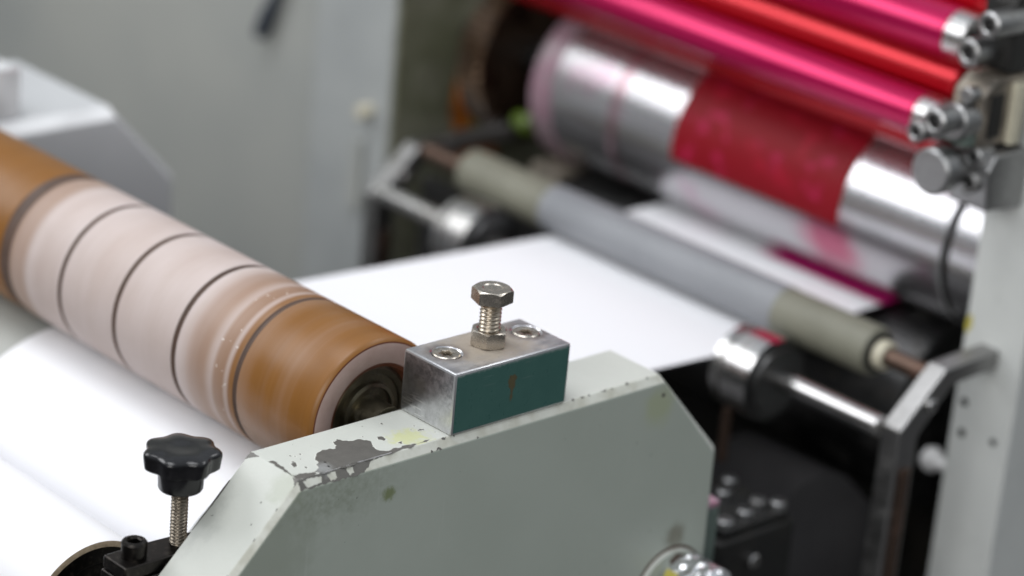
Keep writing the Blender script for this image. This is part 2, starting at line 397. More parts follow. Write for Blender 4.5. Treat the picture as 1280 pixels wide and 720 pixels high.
# ------------------------------------------------------------------ near side frame
# profile in Y,Z; X from -27.5 (roller side) to 1.5 (outside), small cream edge bevel on the outside
PR = [(-186, -120), (-66.5, 0), (104.5, 0), (140.5, -38.5), (142.5, -160), (-186, -160)]
IN = [(-186, -124.2), (-67.9, -3.0), (105.6, -3.0), (138.2, -40), (140.2, -160), (-186, -160)]
sf = thing('side_frame', 'pale grey-green cast side frame in the foreground, chipped paint on its sloping shoulder', 'machine frame', (-13, 20, -160))
mb = MB()
n = len(PR)
v = [(-27.5, y, z) for y, z in PR]+[(-1.0, y, z) for y, z in PR]+[(1.5, y, z) for y, z in IN]
fs = [(i, (i+1) % n, n+(i+1) % n, n+i) for i in range(n)]
mb.add(v, fs, 0)
mb.f += [tuple(reversed(range(n))), tuple(2*n+i for i in range(n))]; mb.mi += [0, 0]
for i in range(n): mb.f.append((n+i, n+(i+1) % n, 2*n+(i+1) % n, 2*n+i)); mb.mi.append(1 if i in (0, 1) else 0)
# chips: bare metal showing through, traced on the top (z=0), the edge bevel and the slope
def chip_top(poly, seed, amp=1.2, mi=2, z=.03):
    p = jag(poly, amp, 3, seed); mb.add([(x, y, z) for x, y in p], [tuple(range(len(p)))], mi)
    cx = sum(q[0] for q in p)/len(p); cy = sum(q[1] for q in p)/len(p); rnd = random.Random(seed); g = []
    for x, y in p:                      # thin pale rim of broken paint edge round the chip
        d = math.hypot(x-cx, y-cy)+1e-6; w = .15+.4*rnd.random(); g.append((min(-1, max(-27.2, x+(x-cx)/d*w)), max(-66.4, y+(y-cy)/d*w)))
    mb.add([(x, y, z-.018) for x, y in g], [tuple(range(len(g)))], 3)
def edge_pt(y, t):             # point on the cream bevel strip, t 0 (top) .. 1 (outside)
    return (-1+2.5*t+.03, y, -3.0*t+.03)
def chip_edge(poly, seed, mi=2):
    p = jag(poly, .7, 3, seed); mb.add([edge_pt(y, t/4.) for y, t in p], [tuple(range(len(p)))], mi)
chip_top([(-11.1, -51.5), (-14.7, -46.8), (-14.8, -43.7), (-13.8, -40.9), (-15.5, -38.4), (-18.6, -37.5), (-19.5, -35.1), (-16.1, -32.7), (-15.1, -28.0), (-13.0, -26.5), (-9.7, -27.6), (-7.0, -28.5), (-4.1, -27.9), (-2.8, -21.8), (-2.6, -15.4), (-2.3, -7.3), (-1.3, -20.7), (-1.0, -34.1), (-1.0, -38.7), (-1.0, -49.5), (-1.0, -57.2), (-3.3, -58.1), (-6.5, -54.2)], 5, 1.6)
chip_top([(-18.0, -66.2), (-17.2, -64.4), (-13.4, -64.9), (-8.8, -65.3), (-4.5, -65.9), (-4.9, -63.1), (-3.9, -60.8), (-3.3, -58.4), (-1.5, -58.2), (-1.0, -60), (-1.0, -66.3), (-6.5, -66.4), (-11.8, -66.4), (-14.0, -66.4)], 19, .8)
chip_top([(-13.8, -22.0), (-13.2, -20.3), (-10.8, -20.4), (-9.9, -21.9), (-11.4, -22.9)], 9, .8)
chip_top([(-12.3, -61.3), (-12.5, -59.1), (-10.1, -60.0), (-9.6, -62.0)], 11, .8)
chip_top([(-6.1, -19.1), (-6.3, -16.9), (-4.7, -18.0)], 17, .6)
chip_edge([(-67.5, 0), (-67.3, 3.9), (-60, 3.9), (-50, 3.9), (-40, 3.9), (-37.5, 2.6), (-36, .9), (-30, .3), (-40, 0), (-52, 0)], 3)
for y0, w, sd in ((-61.5, 3.8, 1), (-53.2, 1.8, 2), (-45.3, 1.3, 4)):    # islands of paint left inside the chip
    p = jag([(y0-w, .9), (y0-w*.2, .5), (y0+w, .8), (y0+w*.9, 3.0), (y0-w*.7, 3.5)], .7, 3, sd); mb.add([tuple(q+.04 for q in edge_pt(y, t/4.)) for y, t in p], [tuple(range(len(p)))], 1)
for k, (y0, w) in enumerate(((-2.5, 1.2), (2.2, .5), (60, .7), (64.5, .9), (68, .5), (75.5, 1.4), (79.5, .5), (87.5, .8), (98, .5))):
    chip_edge([(y0-w, 0), (y0+w, 0), (y0+w*.5, .9), (y0-w*.6, .7)], 30+k)
for k, (y0, w) in enumerate(((-6, 1.6), (-9.5, .5), (12, .6))):
    chip_edge([(y0-w, 4), (y0+w, 4), (y0+w*.3, 3.1), (y0-w*.6, 3.2)], 50+k)
rl = jag([(-1.5, -57), (-.9, -57.2), (-.85, -40), (-.9, -26), (-1.4, -26), (-1.6, -40)], .4, 3, 77); mb.add([(x, y, .06) for x, y in rl], [tuple(range(len(rl)))], 4)
# dark corner nicks on the sloping band
def slope_pt(x, s, lift=.03):   # s mm down the slope from the crease
    c, q = 119.5/169.37, 120/169.37; return (x, -66.5-s*c-lift*q, 0-s*q+lift*c)
def chip_slope(poly, seed, amp=.6):
    p = jag(poly, amp, 3, seed); mb.add([slope_pt(x, s) for x, s in p], [tuple(range(len(p)))], 2)
chip_slope([(-27.4, -.0), (-22.5, 0), (-25.5, 1.6), (-27.4, 3.2)], 61)
chip_slope([(-4.5, 0.2), (-1, 0.1), (-1, 3.2), (-2.4, 1.4)], 62)
chip_slope([(-27.4, 12), (-26.9, 12), (-26.6, 22), (-27.0, 33), (-27.4, 33)], 63, .3)
for k, (x, s) in enumerate(((-9, 13), (-6.5, 21))): chip_slope([(x-.3, s-.35), (x+.2, s-.3), (x+.3, s+.35), (x-.2, s+.3)], 70+k, .2)
for k, s in enumerate((12.5, 25, 40)):
    chip_slope([(-1.5, s-.5), (-1.0, s-.7), (-1.0, s+.6), (-1.3, s+.4)], 80+k, .2)
rnd = random.Random(21)
for k in range(16):                  # small flakes scattered between the crease and the block
    x, y, r = rnd.uniform(-25, -3), rnd.choice((rnd.uniform(-64, -50), rnd.uniform(-30, -4))), rnd.uniform(.18, .55)
    chip_top([(x+r*1.6*math.cos(a)*rnd.uniform(.6, 1.2), y+r*math.sin(a)*rnd.uniform(.6, 1.2)) for a in (0, 1.1, 2.2, 3.1, 4.2, 5.3)], 100+k, .2)
# tiny dark hole at the far shoulder
mb.lathe('x', (1.5, 105.5, -8), [(.02, .9), (.03, .01)], 16, mi=2)
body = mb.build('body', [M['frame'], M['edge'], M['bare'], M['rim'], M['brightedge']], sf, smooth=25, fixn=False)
bm = bmesh.new(); bm.from_mesh(body.data)
for f in bm.faces:
    nn = f.normal; cc = f.calc_center_median()
    if len(f.verts) > 6 or f.material_index >= 2:
        if nn.z < -.1 and cc.z > .02: f.normal_flip()
big = [f for f in bm.faces if len(f.verts) == n or len(f.verts) == 4 and f.calc_area() > 1e-5]
bmesh.ops.recalc_face_normals(bm, faces=big); bm.to_mesh(body.data); bm.free()
bv = body.modifiers.new('bevel', 'BEVEL'); bv.width = .5*S; bv.segments = 3; bv.limit_method = 'ANGLE'; bv.angle_limit = math.radians(25); bv.harden_normals = True

# bearing boss low on the outside of the frame
MB().lathe('x', (1.5, 120, -94), [(0.05, 19.2), (.25, 18.9), (.25, 17.8), (.05, 17.6)], 72, cap=False).build('dark_seam', M['groove'], sf)
MB().lathe('x', (1.5, 120, -94), [(-1, 18), (1.0, 18), (1.8, 17.3), (2.0, .01)], 72).build('boss', M['frame'], sf, smooth=30)
MB().cyl('x', (0, 124, -89), 3.3, 24, 11.5, 64, 2.5).build('shaft_end', M['foil'], sf)
MB().prism(jag([(118, -79.2), (122, -77.6), (126, -79.4), (127, -81), (122, -81.6), (118, -81)], .5, 2, 5), 3.4, 3.7, 'x').build('greasy_slot', M['rust'], sf, smooth=0)
MB().lathe('x', (0, 124, -89), [(13, 11.65), (21, 11.65)], 20, a0=math.radians(20), a1=math.radians(60), cap=False).build('red_tape', M['redtape'], sf)
MB().lathe('x', (0, 124, -89), [(5, 11.65), (11, 11.65)], 16, a0=math.radians(140), a1=math.radians(165), cap=False).build('yellow_tape', M['yellow'], sf)

# ------------------------------------------------------------------ stop block with adjusting bolt
def stop_block(loc, label_b, label_bolt, groups=('stop blocks', 'adjusting bolts'), painted=True):
    X, Y, Z = loc
    t = thing('stop_block', label_b, 'metal block', (X-13.5, Y+27.5, Z), groups[0])
    mb = MB().box(X-27.4, X, Y, Y+55.3, Z+.03, Z+23.5)
    o = mb.build('block_body', [M['milled'] if painted else M['white_edge'], M['green'], M['brightedge']], t, smooth=0)  # far block's pale paint stands in for reflecting metal
    bm = bmesh.new(); bm.from_mesh(o.data)
    bmesh.ops.bevel(bm, geom=[e for e in bm.edges], offset=.9*S, segments=2, profile=.5, affect='EDGES', clamp_overlap=True)
    bm.normal_update()
    for f in bm.faces:
        f.material_index = 1 if painted and f.normal.x > .98 else (0 if max(abs(f.normal.x), abs(f.normal.y), abs(f.normal.z)) > .98 else 2)
    bm.to_mesh(o.data); bm.free()
    # two countersunk holes
    l = parent_loc(t)
    cut = MB()
    for yy in (10.2, 48.3):
        cut.lathe('z', (X-16.5, Y+yy, Z), [(17, 2.9), (20.2, 2.9), (23.6, 6.1), (24.5, 6.1)], 48)
    co = cut.build('cutter', M['milled'], None, smooth=0); 
    co.location = (0, 0, 0)
    b = o.modifiers.new('b', 'BOOLEAN'); b.operation = 'DIFFERENCE'; b.object = co; b.solver = 'EXACT'
    bpy.context.view_layer.update()
    dg = bpy.context.evaluated_depsgraph_get(); me = bpy.data.meshes.new_from_object(o.evaluated_get(dg)); o.modifiers.clear(); o.data = me
    bpy.data.objects.remove(co)
    for p in me.polygons: p.use_smooth = True
    me.set_sharp_from_angle(angle=math.radians(22))
    # chip of lost green paint on the outside face, irregular
    pts = [(25.9, 17.2), (28.4, 17.5), (29.6, 16.0), (29.0, 13.6), (28.2, 11.2), (28.3, 8.6), (27.4, 6.9), (26.9, 8.8), (27.2, 11.4), (26.0, 13.8), (25.4, 15.6)]
    p = jag(pts, .9, 3, 3)
    if painted: m2 = MB(); m2.add([(X+.04, Y+a, Z+c) for a, c in p], [tuple(range(len(p)))]); m2.build('paint_chip', M['chip'], t, smooth=0)
    for yy in (10.2, 48.3):
        s = MB(); c = (X-16.5, Y+yy, Z)
        s.lathe('z', c, [(17.2, 2.6), (19.6, 2.6), (22.7, 5.0), (23.3, 5.05), (23.55, 4.75), (23.6, 3.1)], 48, cap=False)
        seg = 48                                             # socket, six lobes
        def lob(a, d=0): return 2.25+.42*math.cos(6*a)+d
        rows = [[(c[0]+r*math.cos(a), c[1]+r*math.sin(a), c[2]+z) for a in [2*PI*k/seg for k in range(seg)] for r in [q(a)]] for z, q in ((23.6, lambda a: 3.1), (23.5, lambda a: lob(a, .12)), (23.2, lambda a: lob(a)), (20.8, lambda a: lob(a)), (20.5, lambda a: .01))]
        fs = [(i*seg+k, i*seg+(k+1) % seg, (i+1)*seg+(k+1) % seg, (i+1)*seg+k) for i in range(4) for k in range(seg)]
        s.add([q for r in rows for q in r], fs[:3*seg], 0); s.add([q for r in rows[3:] for q in r], [(k, (k+1) % seg, seg+(k+1) % seg, seg+k) for k in range(seg)], 1)
        s.build('countersunk_screw', [M['stainless'], M['void']], t)
    b = thing('hex_bolt', label_bolt, 'bolt', (X-15, Y+28.5, Z+23.5), groups[1])
    c = (X-15, Y+28.5, Z)
    s = MB(); thread(s, c, 23.6, 39.2, 3.95, 1.45, .62); s.lathe('z', c, [(38.8, 3.3), (39.2, 3.45), (40.6, 3.5)], 40); s.build('shank', M['thread'], b, smooth=50)
    s = MB(); hex_prism(s, (c[0], c[1], 40.2+c[2]), 4.9, 7.55, math.radians(40.5), dish=True); s.build('bolt_head', M['stainless'], b, smooth=28)
    s = MB(); hex_prism(s, (c[0], c[1], 23.55+c[2]), 6.0, 7.0, math.radians(12.5), hole=4.05, bot_chamfer=True); s.build('lock_nut', M['stainless'], b, smooth=28)
    return t, b
stop_block((0, 0, 0), 'machined steel block with a dark green face and brown chip, on the near side frame', 'tall hexagon head bolt with lock nut, standing sharp on the green-faced block')

# ------------------------------------------------------------------ far side frame
ff = thing('side_frame', 'blurred light grey side frame at the far left end of the brown roller', 'machine frame', (-392, 20, -160))
PR2 = [(-186, -120), (-66.5, 0), (105.5, 0), (143.5, -40), (148.5, -160), (-186, -160)]
IN2 = [(-186, -126), (-68.5, -5.5), (107, -5.5), (140, -41), (145, -160), (-186, -160)]
mb = MB(); v = [(-432, y, z) for y, z in PR2]+[(-356.5, y, z) for y, z in PR2]+[(-351.5, y, z) for y, z in IN2]
mb.add(v, [(i, (i+1) % 6, 6+(i+1) % 6, 6+i) for i in range(6)]+[tuple(reversed(range(6))), tuple(12+i for i in range(6))], 0)
for i in range(6): mb.f.append((6+i, 6+(i+1) % 6, 12+(i+1) % 6, 12+i)); mb.mi.append(1 if i in (0, 1) else 0)
mb.build('body', [M['farframe'], M['white_edge']], ff, smooth=0, bevel=1.0)
stop_block((-358, 4, 0), 'blurred bright metal block cut by the left edge, on the far side frame', 'blurred hexagon bolt on the block at the left edge of the picture', painted=False)

# ------------------------------------------------------------------ amber nip roller
RY, RZ, RR = -3.6, -5.4, 29.7
nr = thing('nip_roller', 'amber brown rubber roller with dusty white middle bands, pressing on the paper', 'roller', (-190, RY, RZ))
prof = [(-344, 28.7), (-343, RR)]; mis = [0]
gro = [(-228.5, 3.4, 1.2), (-190.5, 1.25, .9), (-154.5, 1.3, 1.0), (-117, 1.4, 1.1), (-79.8, 1.2, .8)]
for x, w, d in gro:
    prof += [(x-w-.7, RR), (x-w, RR-.25), (x-w*.6, RR-d), (x+w*.6, RR-d), (x+w, RR-.25), (x+w+.7, RR)]; mis += [0, 0, 1, 1, 1, 0]
# raised dusty lip and a faint step
prof += [(-38.2, RR), (-36.8, RR-.5), (-36.2, RR-1.3)]; mis += [0, 0, 0]
MB().lathe('x', (0, RY, RZ), prof, 128, mis=mis+[0], cap=False).build('sleeve', [M['roller'], M['groove']], nr, smooth=40)
mb = MB().lathe('x', (0, RY, RZ), [(-36.2, 28.4), (-36.0, 27.9), (-36.2, 20.4), (-36.7, 20.0), (-37.0, 18.9), (-38.5, 18.3), (-40, 18)], 128, mis=[1, 0, 1, 1, 1, 1], cap=False)
mb.build('end_rim', [M['endface'], M['rubber_dark']], nr, smooth=50)
mb = MB().lathe('x', (0, RY, RZ), [(-42, 18.4), (-40, 18.2), (-39.6, 16.8), (-40.2, 15), (-41, 14.8), (-41, 12), (-39.2, 11.6), (-38.8, 10.2), (-40, 9.8), (-40, 7), (-36, 6.6), (-29, 6.4)], 96)
mb.build('bearing_hub', M['hub'], nr, smooth=30)
MB().cyl('x', (0, RY, RZ), -351, -341, 8, 40).build('axle', M['dark_steel'], nr)
# small white shred stuck on the rim
mb = MB(); mb.add([(-41, -30.5, -20.5), (-39.5, -31.5, -19.5), (-40, -33.6, -15.2), (-41.2, -33.2, -15), (-41.8, -31.3, -18)], [(0, 1, 2, 3, 4)])
o = mb.build('glue_crumb', M['white_plastic'], nr, smooth=0); sm = o.modifiers.new('s', 'SOLIDIFY'); sm.thickness = .8*S

# steel roll underneath that carries the web
SR = 60; SY, SZ = -8, -35.45-SR
st = tag(MB().cyl('x', (0, SY, SZ), -346, -33, SR-.15, 128, 1.).build('carrier_roll', M['wall']), 'dull grey roll under the white paper, seen at the left edge below the brown roller', 'roller')

# ------------------------------------------------------------------ paper web
XL, XR = -222, -77
path = [(SY-SR-.1, -190)]
for k in range(0, 31):
    a = PI-k*(PI/2+.052)/30; path.append((SY+(SR+.1)*math.cos(a), SZ+(SR+.1)*math.sin(a)))
GY, GZ, GR = 268, -37.2, 11.2
for k in range(1, 13): path.append((path[31][0]+(GY-.8-path[31][0])*k/12, path[31][1]+(GZ-GR-.3-path[31][1])*k/12))
for a in (-88, -84, -80, -77): path.append((GY+(GR+.3)*math.cos(math.radians(a)), GZ+(GR+.3)*math.sin(math.radians(a))))
path += [(285, -46.2), (305, -45.6), (325, -45.4), (345, -45.3), (351, -45.4), (360, -46), (371, -49)]
mb = MB(); NX = 24; vs = []
for th in (0, -.22):
    for y, z in path:
        for i in range(NX+1): vs.append((XL+(XR-XL)*i/NX, y, z+th))
n1 = (NX+1)*len(path); fs = []
for L in (0, n1):
    for j in range(len(path)-1):
        for i in range(NX): a = L+j*(NX+1)+i; fs.append((a, a+1, a+NX+2, a+NX+1))
for j in range(len(path)-1):
    for i in (0, NX): a = j*(NX+1)+i; fs.append((a, a+NX+1, a+NX+1+n1, a+n1))
mb.add(vs, fs); tag(mb.build('paper_web', M['paper'], smooth=50), 'continuous white paper web running from the brown roller under the grey roller to the press', 'paper')

# paper reel bottom left
QY, QZ, QR = -98, -71.5, 27.3
pr_ = thing('paper_reel', 'white paper reel with a cardboard rim and dark hub at the bottom left corner', 'paper roll', (-190, QY, QZ))
MB().lathe('x', (0, QY, QZ), [(-330, QR-.2), (-71.0, QR), (-70.4, QR-.3)], 128, cap=False).build('paper_sleeve', M['paper'], pr_, smooth=60)
MB().lathe('x', (0, QY, QZ), [(-70.4, QR-.3), (-70.2, QR-.9), (-70.1, 24.9), (-72.5, 24.6)], 128, cap=False).build('cardboard_rim', M['cardboard'], pr_, smooth=40)
MB().lathe('x', (0, QY, QZ), [(-74, 24.7), (-71.6, 24.4), (-71.6, 19), (-71.2, 18.2), (-71.9, 17.6), (-78, 17.2), (-78, 9), (-60, 8.6), (-60, 6), (-29, 6)], 96).build('hub', M['blacked'], pr_, smooth=30)

# ------------------------------------------------------------------ clamp with star knob
cl = thing('clamp_block', 'black oiled steel clamp block beside the sloping shoulder of the near frame', 'clamp', (-35, -98, -70))
MB().box(-42.5, -28.2, -116, -78, -70, -37.0).build('lower_jaw', M['blacked'], cl, smooth=0, bevel=.8)
MB().prism([(-42, -115.5), (-29, -115.5), (-29, -95), (-28, -84), (-28, -70), (-38, -70), (-41, -84), (-42, -97)], -36.8, -31.8, 'z').build('upper_jaw', M['blacked'], cl, smooth=0, bevel=.8)
s = MB(); c = (-35.5, -107.5, 0)
s.lathe('z', c, [(-31.9, 4.3), (-26.6, 4.5), (-25.9, 4.0), (-25.7, 2.7)], 48, cap=False)
s.lathe('z', c, [(-25.7, 2.7), (-26.2, 2.15), (-29, 2.15), (-29.1, .01)], 6, cap=False, mis=[0, 0, 1])
tag(s.build('socket_cap_screw', [M['blacked'], M['void']], None, smooth=28), 'black socket cap screw on top of the clamp block', 'screw')
kn = thing('star_knob', 'glossy black seven-lobed star knob on a threaded stud above the clamp', 'knob', (-35.5, -90, -34))
c = (-35.5, -89.3, 0)
def lobes(a, r):
    return 1-.062*min(1, r/11.)**2*(1-math.cos(7*a+.5))
s = MB().lathe('z', c, [(-3.3, 7.8), (-3.2, 12.2), (-2.6, 13.0), (1.9, 13.6), (2.8, 13.45), (3.3, 13.0), (3.7, 12.0), (4.2, 8.0), (4.15, 5), (3.8, 2.5), (3.7, .01)], 168, shape=lobes)
s.build('lobed_head', M['black'], kn, smooth=40)
MB().lathe('z', c, [(-11.4, 6.6), (-11.0, 7.4), (-10.4, 7.7), (-3.0, 8.0)], 64).build('collar', M['black'], kn, smooth=40)
s = MB(); thread(s, c, -34.5, -11.2, 3.0, 1.25, .6); s.build('threaded_stud', M['stud'], kn, smooth=50)

# ------------------------------------------------------------------ grey guide roller
gr = thing('guide_roller', 'long grey rubber guide roller with olive ends, crossing over the paper', 'roller', (-156, GY, GZ))
MB().lathe('x', (0, GY, GZ), [(-285, 9.6), (-284, 10.9), (-227, 10.9)], 64, cap=False).build('olive_sleeve', M['olive'], gr)
MB().lathe('x', (0, GY, GZ), [(-227, 11.0), (-226.6, GR), (-80.6, GR), (-80.2, 11.0)], 64).build('grey_sleeve', M['greyrub'], gr)
MB().lathe('x', (0, GY, GZ), [(-80.2, 10.9), (-30, 10.9), (-28.2, 10.2), (-27.8, 8.8)], 64, cap=False).build('olive_sleeve', M['olive'], gr)
MB().cyl('x', (0, GY, GZ), -30, -26.8, 8.9, 48).build('end_plug', M['void'], gr)
MB().cyl('x', (0, GY, GZ), -27, -21.5, 6.4, 40, .8).build('bushing', M['cream'], gr)
MB().cyl('x', (0, GY, GZ), -22, 1, 4.2, 32).build('shaft', M['rust'], gr)
MB().cyl('x', (0, GY, GZ), -318, -284, 4.2, 32).build('shaft', M['rust'], gr)

# brackets that hold it
for X, lab, mat in ((1, 'bright steel bracket plate with a sloping top edge, right end of the grey roller', 'dull_steel'), (-330, 'blurred steel bracket plate at the far left end of the grey roller', 'dull_steel')):
    t = thing('support_bracket', lab, 'bracket', (X+6, 280, -170), 'brackets of the grey roller')
    z0 = 0 if X > 0 else 5
    P_ = [(240, -190), (240, -52-z0), (265, -30-z0), (330 if X < 0 else 299.6, -29-z0), (330 if X < 0 else 299.6, -37-z0), (270, -38.5-z0), (252, -57-z0), (252, -190)]
    MB().prism(P_, X, X+10).build('bent_plate', M['bracket'], t, smooth=0, bevel=1.1)
    MB().cyl('x', (0, 257, -44-z0), X+9, X+12, 3, 24).build('bolt_head', M['steel'], t)
    MB().box(X+10.05, X+11.5, 243, 249, -190, -70-z0).build('rusty_strip', M['rust'], t, smooth=0, bevel=.5)

# tie shaft under the web with collars beside it
TY, TZ = 240, -53.5
ts = thing('tie_shaft', 'polished steel shaft between the two brackets, below the grey roller', 'shaft', (-156, TY, TZ))
MB().cyl('x', (0, TY, TZ), -318, 1.2, 4.7, 40).build('rod', M['steel'], ts)
for X0, lab in ((-74, 'polished steel collar wheel with a red ink smear, right of the paper on the shaft'), (-254, 'blurred steel collar wheel on the shaft left of the paper')):
    t = thing('collar_wheel', lab, 'wheel', (X0+12, TY, TZ), 'collar wheels on the tie shaft')
    R_ = 18.6
    MB().lathe('x', (0, TY-3, TZ), [(X0-4, 12), (X0-4, R_-2), (X0-3, R_-.8), (X0+1, R_-.6), (X0+1.6, R_-2.4), (X0+3, R_-2.4), (X0+3.6, R_), (X0+18, R_), (X0+18.6, R_-1), (X0+18.7, 15), (X0+20.5, 14.5), (X0+20.8, 6)], 96, mis=[0]*7+[1]*4).build('wheel_rim', [M['steel'], M['dark_steel']], t, smooth=30)
    if X0 > -100:
        MB().lathe('x', (0, TY-3, TZ), [(X0+6, R_+.05), (X0+19.8, R_+.05)], 16, a0=math.radians(84), a1=math.radians(103), cap=False).build('ink_smear', M['redtape'], t)
        MB().cyl('z', (X0+2, TY-12, 0), -95, -70, 2.2, 24).build('stem', M['rust'], t)

# ------------------------------------------------------------------ press cylinders
CY, CZ, CR = 351, -6.0, 39.2
pc = thing('plate_cylinder', 'shiny steel printing cylinder carrying a dark red plate', 'cylinder', (-132, CY, CZ))
MB().lathe('x', (0, CY, CZ), [(-294, 22), (-294, 39.5), (-293, 41), (-286, 41.2), (-281, 40.6), (-280, CR)], 128).build('flange', M['pinkish'], pc, smooth=30)
MB().lathe('x', (0, CY, CZ), [(-280, CR), (-240, CR), (-239.6, CR-.5), (-238, CR-.5), (-237.6, CR), (-36.5, CR), (-35.8, CR-1), (-35.4, CR-4), (-33.2, CR-4), (-32.8, CR-1.5), (-32, CR-.8), (-10, CR-.8)], 160, mis=[0]*6+[1, 1, 1]+[0]*3).build('barrel', [M['plate'], M['void']], pc, smooth=35)
MB().lathe('x', (0, CY, CZ), [(-198, CR+.1), (-197.5, CR+.6), (-94.5, CR+.6), (-94, CR+.1)], 80, a0=math.radians(50), a1=math.radians(187), cap=False).build('printing_plate', M['redplate'], pc, smooth=40)
MB().cyl('x', (0, CY, CZ), -380, -290, 9, 40).build('journal', M['dark_steel'], pc)
tag(MB().cyl('x', (0, 351, -45.7-46), -290, -44, 46, 128, 1.).build('impression_cylinder', M['dark_steel']), 'dark steel cylinder below the paper, under the printing cylinder', 'cylinder')

MB().lathe('x', (0, CY, CZ), [(-346, 12), (-346, 41), (-344.5, 42.5), (-331, 42.5), (-329.5, 41), (-329.5, 34), (-334, 32), (-334, 12)], 448, shape=lambda a, r: 1+.018*max(-1, min(1, 2*math.cos(56*a))) if r > 40 else 1).build('drive_gear', M['gear'], pc, smooth=30)
# ink rollers
XE = -20
def ink_roller(y, z, r, m, lab, x1=XE, core=True, x0=-335):
    t = thing('ink_roller', lab, 'ink roller', ((x0+x1)/2, y, z), 'ink rollers above the printing cylinder')
    MB().cyl('x', (0, y, z), x0, x1, r, 72, .8).build('sleeve', M[m], t)
    if core:
        MB().lathe('x', (0, y, z), [(x1-.5, r-.3), (x1+9, r-.5), (x1+9.6, r-1.2), (x1+9.8, r*.6), (x1+7, r*.55)], 64).build('steel_end', M['steel'], t, smooth=30)
    MB().cyl('x', (0, y, z), x1, -9.5, 4, 32).build('journal', M['dark_steel'], t)
ink_roller(321.6, 88.1, 11.6, 'magenta', 'upper bright magenta ink roller with a steel end, right under the top edge', x1=-50)
ink_roller(306.6, 54.9, 9.6, 'magenta', 'lower bright magenta ink roller with a steel end near the screws', x1=-50)
ink_roller(324.5, 67.5, 9.8, 'redink', 'red ink roller lying between the two magenta rollers', core=False, x1=-44)
ink_roller(325.5, 41.5, 10.4, 'redink', 'dark red ink roller tucked under the lower magenta roller, touching the plate', core=False, x1=-48)
ink_roller(339, 104, 12, 'redink', 'red ink roller cut by the top edge of the picture, behind the upper magenta one', core=False, x1=-40)
# ------------------------------------------------------------------ press frames
pf = thing('press_frame', 'pale grey upright press frame at the right edge, with small drilled holes', 'machine frame', (7, 400, -260))
MB().box(-9, 22.5, 300, 560, -260, 200).build('upright', M['post'], pf, smooth=0, bevel=1.2)
for x, z, r in ((-3.2, -58, 1.5), (-2.2, -72, 1.5), (14.5, -70, 1.2)):
    MB().lathe('y', (x, 299.9, z), [(-.03, r+.5), (.0, r), (-.04, .01)], 20).build('drilled_hole', M['void'], pf, smooth=0)
m = MB(); p = jag([(-8.6, -22), (-6, -19), (-5.5, -24), (-7, -28), (-8.7, -27)], 1.5, 3, 8); m.add([(x, 299.93, z) for x, z in p], [tuple(range(len(p)))]); m.build('yellow_paint_mark', M['yellow'], pf, smooth=0)
pl = thing('press_frame', 'blurred grey upright press frame in the left background, grimy inside', 'machine frame', (-412, 400, -260))
MB().box(-446, -384, 300, 560, -260, 200).build('upright', M['post_far'], pl, smooth=0, bevel=1.5)
MB().box(-383.9, -381, 301, 555, -260, 200).build('inner_liner', M['post_in'], pl, smooth=0)
MB().cyl('y', (-398, 0, -45), 292, 300, 3.5, 24).build('bolt_head', M['cream'], pl)
MB().box(-408, -400, 297, 300, -100, -62).build('slot_cover', M['wall'], pl, smooth=0, bevel=.6)
MB().lathe('x', (0, 384, -28), [(-381, 33), (-368, 33), (-366, 31), (-366, 22), (-371, 20), (-371, 15)], 64).build('bearing_housing', M['dark_steel'], pl, smooth=30)
MB().lathe('x', (0, 384, -28), [(-365.9, 30), (-364.5, 29.5), (-364.5, 24), (-365.9, 23)], 64, a0=.8, a1=4.2, cap=False).build('worn_ring', M['rust'], pl)
m = MB(); p = jag([(345, -20), (352, -28), (360, -42), (372, -60), (376, -86), (362, -98), (350, -84), (343, -60), (341, -38)], 5, 3, 4); m.add([(-380.8, y, z) for y, z in p], [tuple(range(len(p)))]); m.build('grease_stain', M['orange'], pl, smooth=0)
tag(MB().lathe('x', (0, 358, -59), [(-381, 4), (-374, 4.5), (-372, 4), (-371.5, .01)], 24).build('grease_fitting', M['green_lamp']), 'small yellow-green fitting beside the orange grease stain', 'fitting')
tag(MB().lathe('x', (0, 320, -27), [(-310, 4.5), (-302, 6), (-299, 4.5), (-298, .01)], 24).build('grease_fitting', M['green_lamp']), 'blurred bright green fitting just left of the printing cylinder flange', 'fitting')
tag(MB().box(-300, -280, 322, 362, -52, -46).build('guide_bar', M['tan'], smooth=0, bevel=1), 'short tan guide bar left of the printing cylinder, above the grey roller', 'bar')

# panels inside the press; their black stands in for the shade there
tag(MB().box(-381, -9, 480, 486, -260, 240).build('rear_panel', M['void'], smooth=0), 'rear panel behind the rollers, coloured black for the dark press interior', 'panel')
tag(MB().box(-381, -9, 372, 378, -260, -96).build('lower_cross_panel', M['bed'], smooth=0), 'cross panel deep below the printing cylinder, coloured black for shade', 'panel')
tag(MB().box(-381, 300, 150, 480, -268, -260.5).build('machine_bed', M['bed'], smooth=0), 'machine bed under the paper path, coloured black for shade', 'machine bed')
tag(MB().box(-340, -228, 286, 292, -170, -60).build('dark_guard', M['void'], smooth=0, bevel=1), 'black guard plate behind the left end of the grey roller', 'guard')

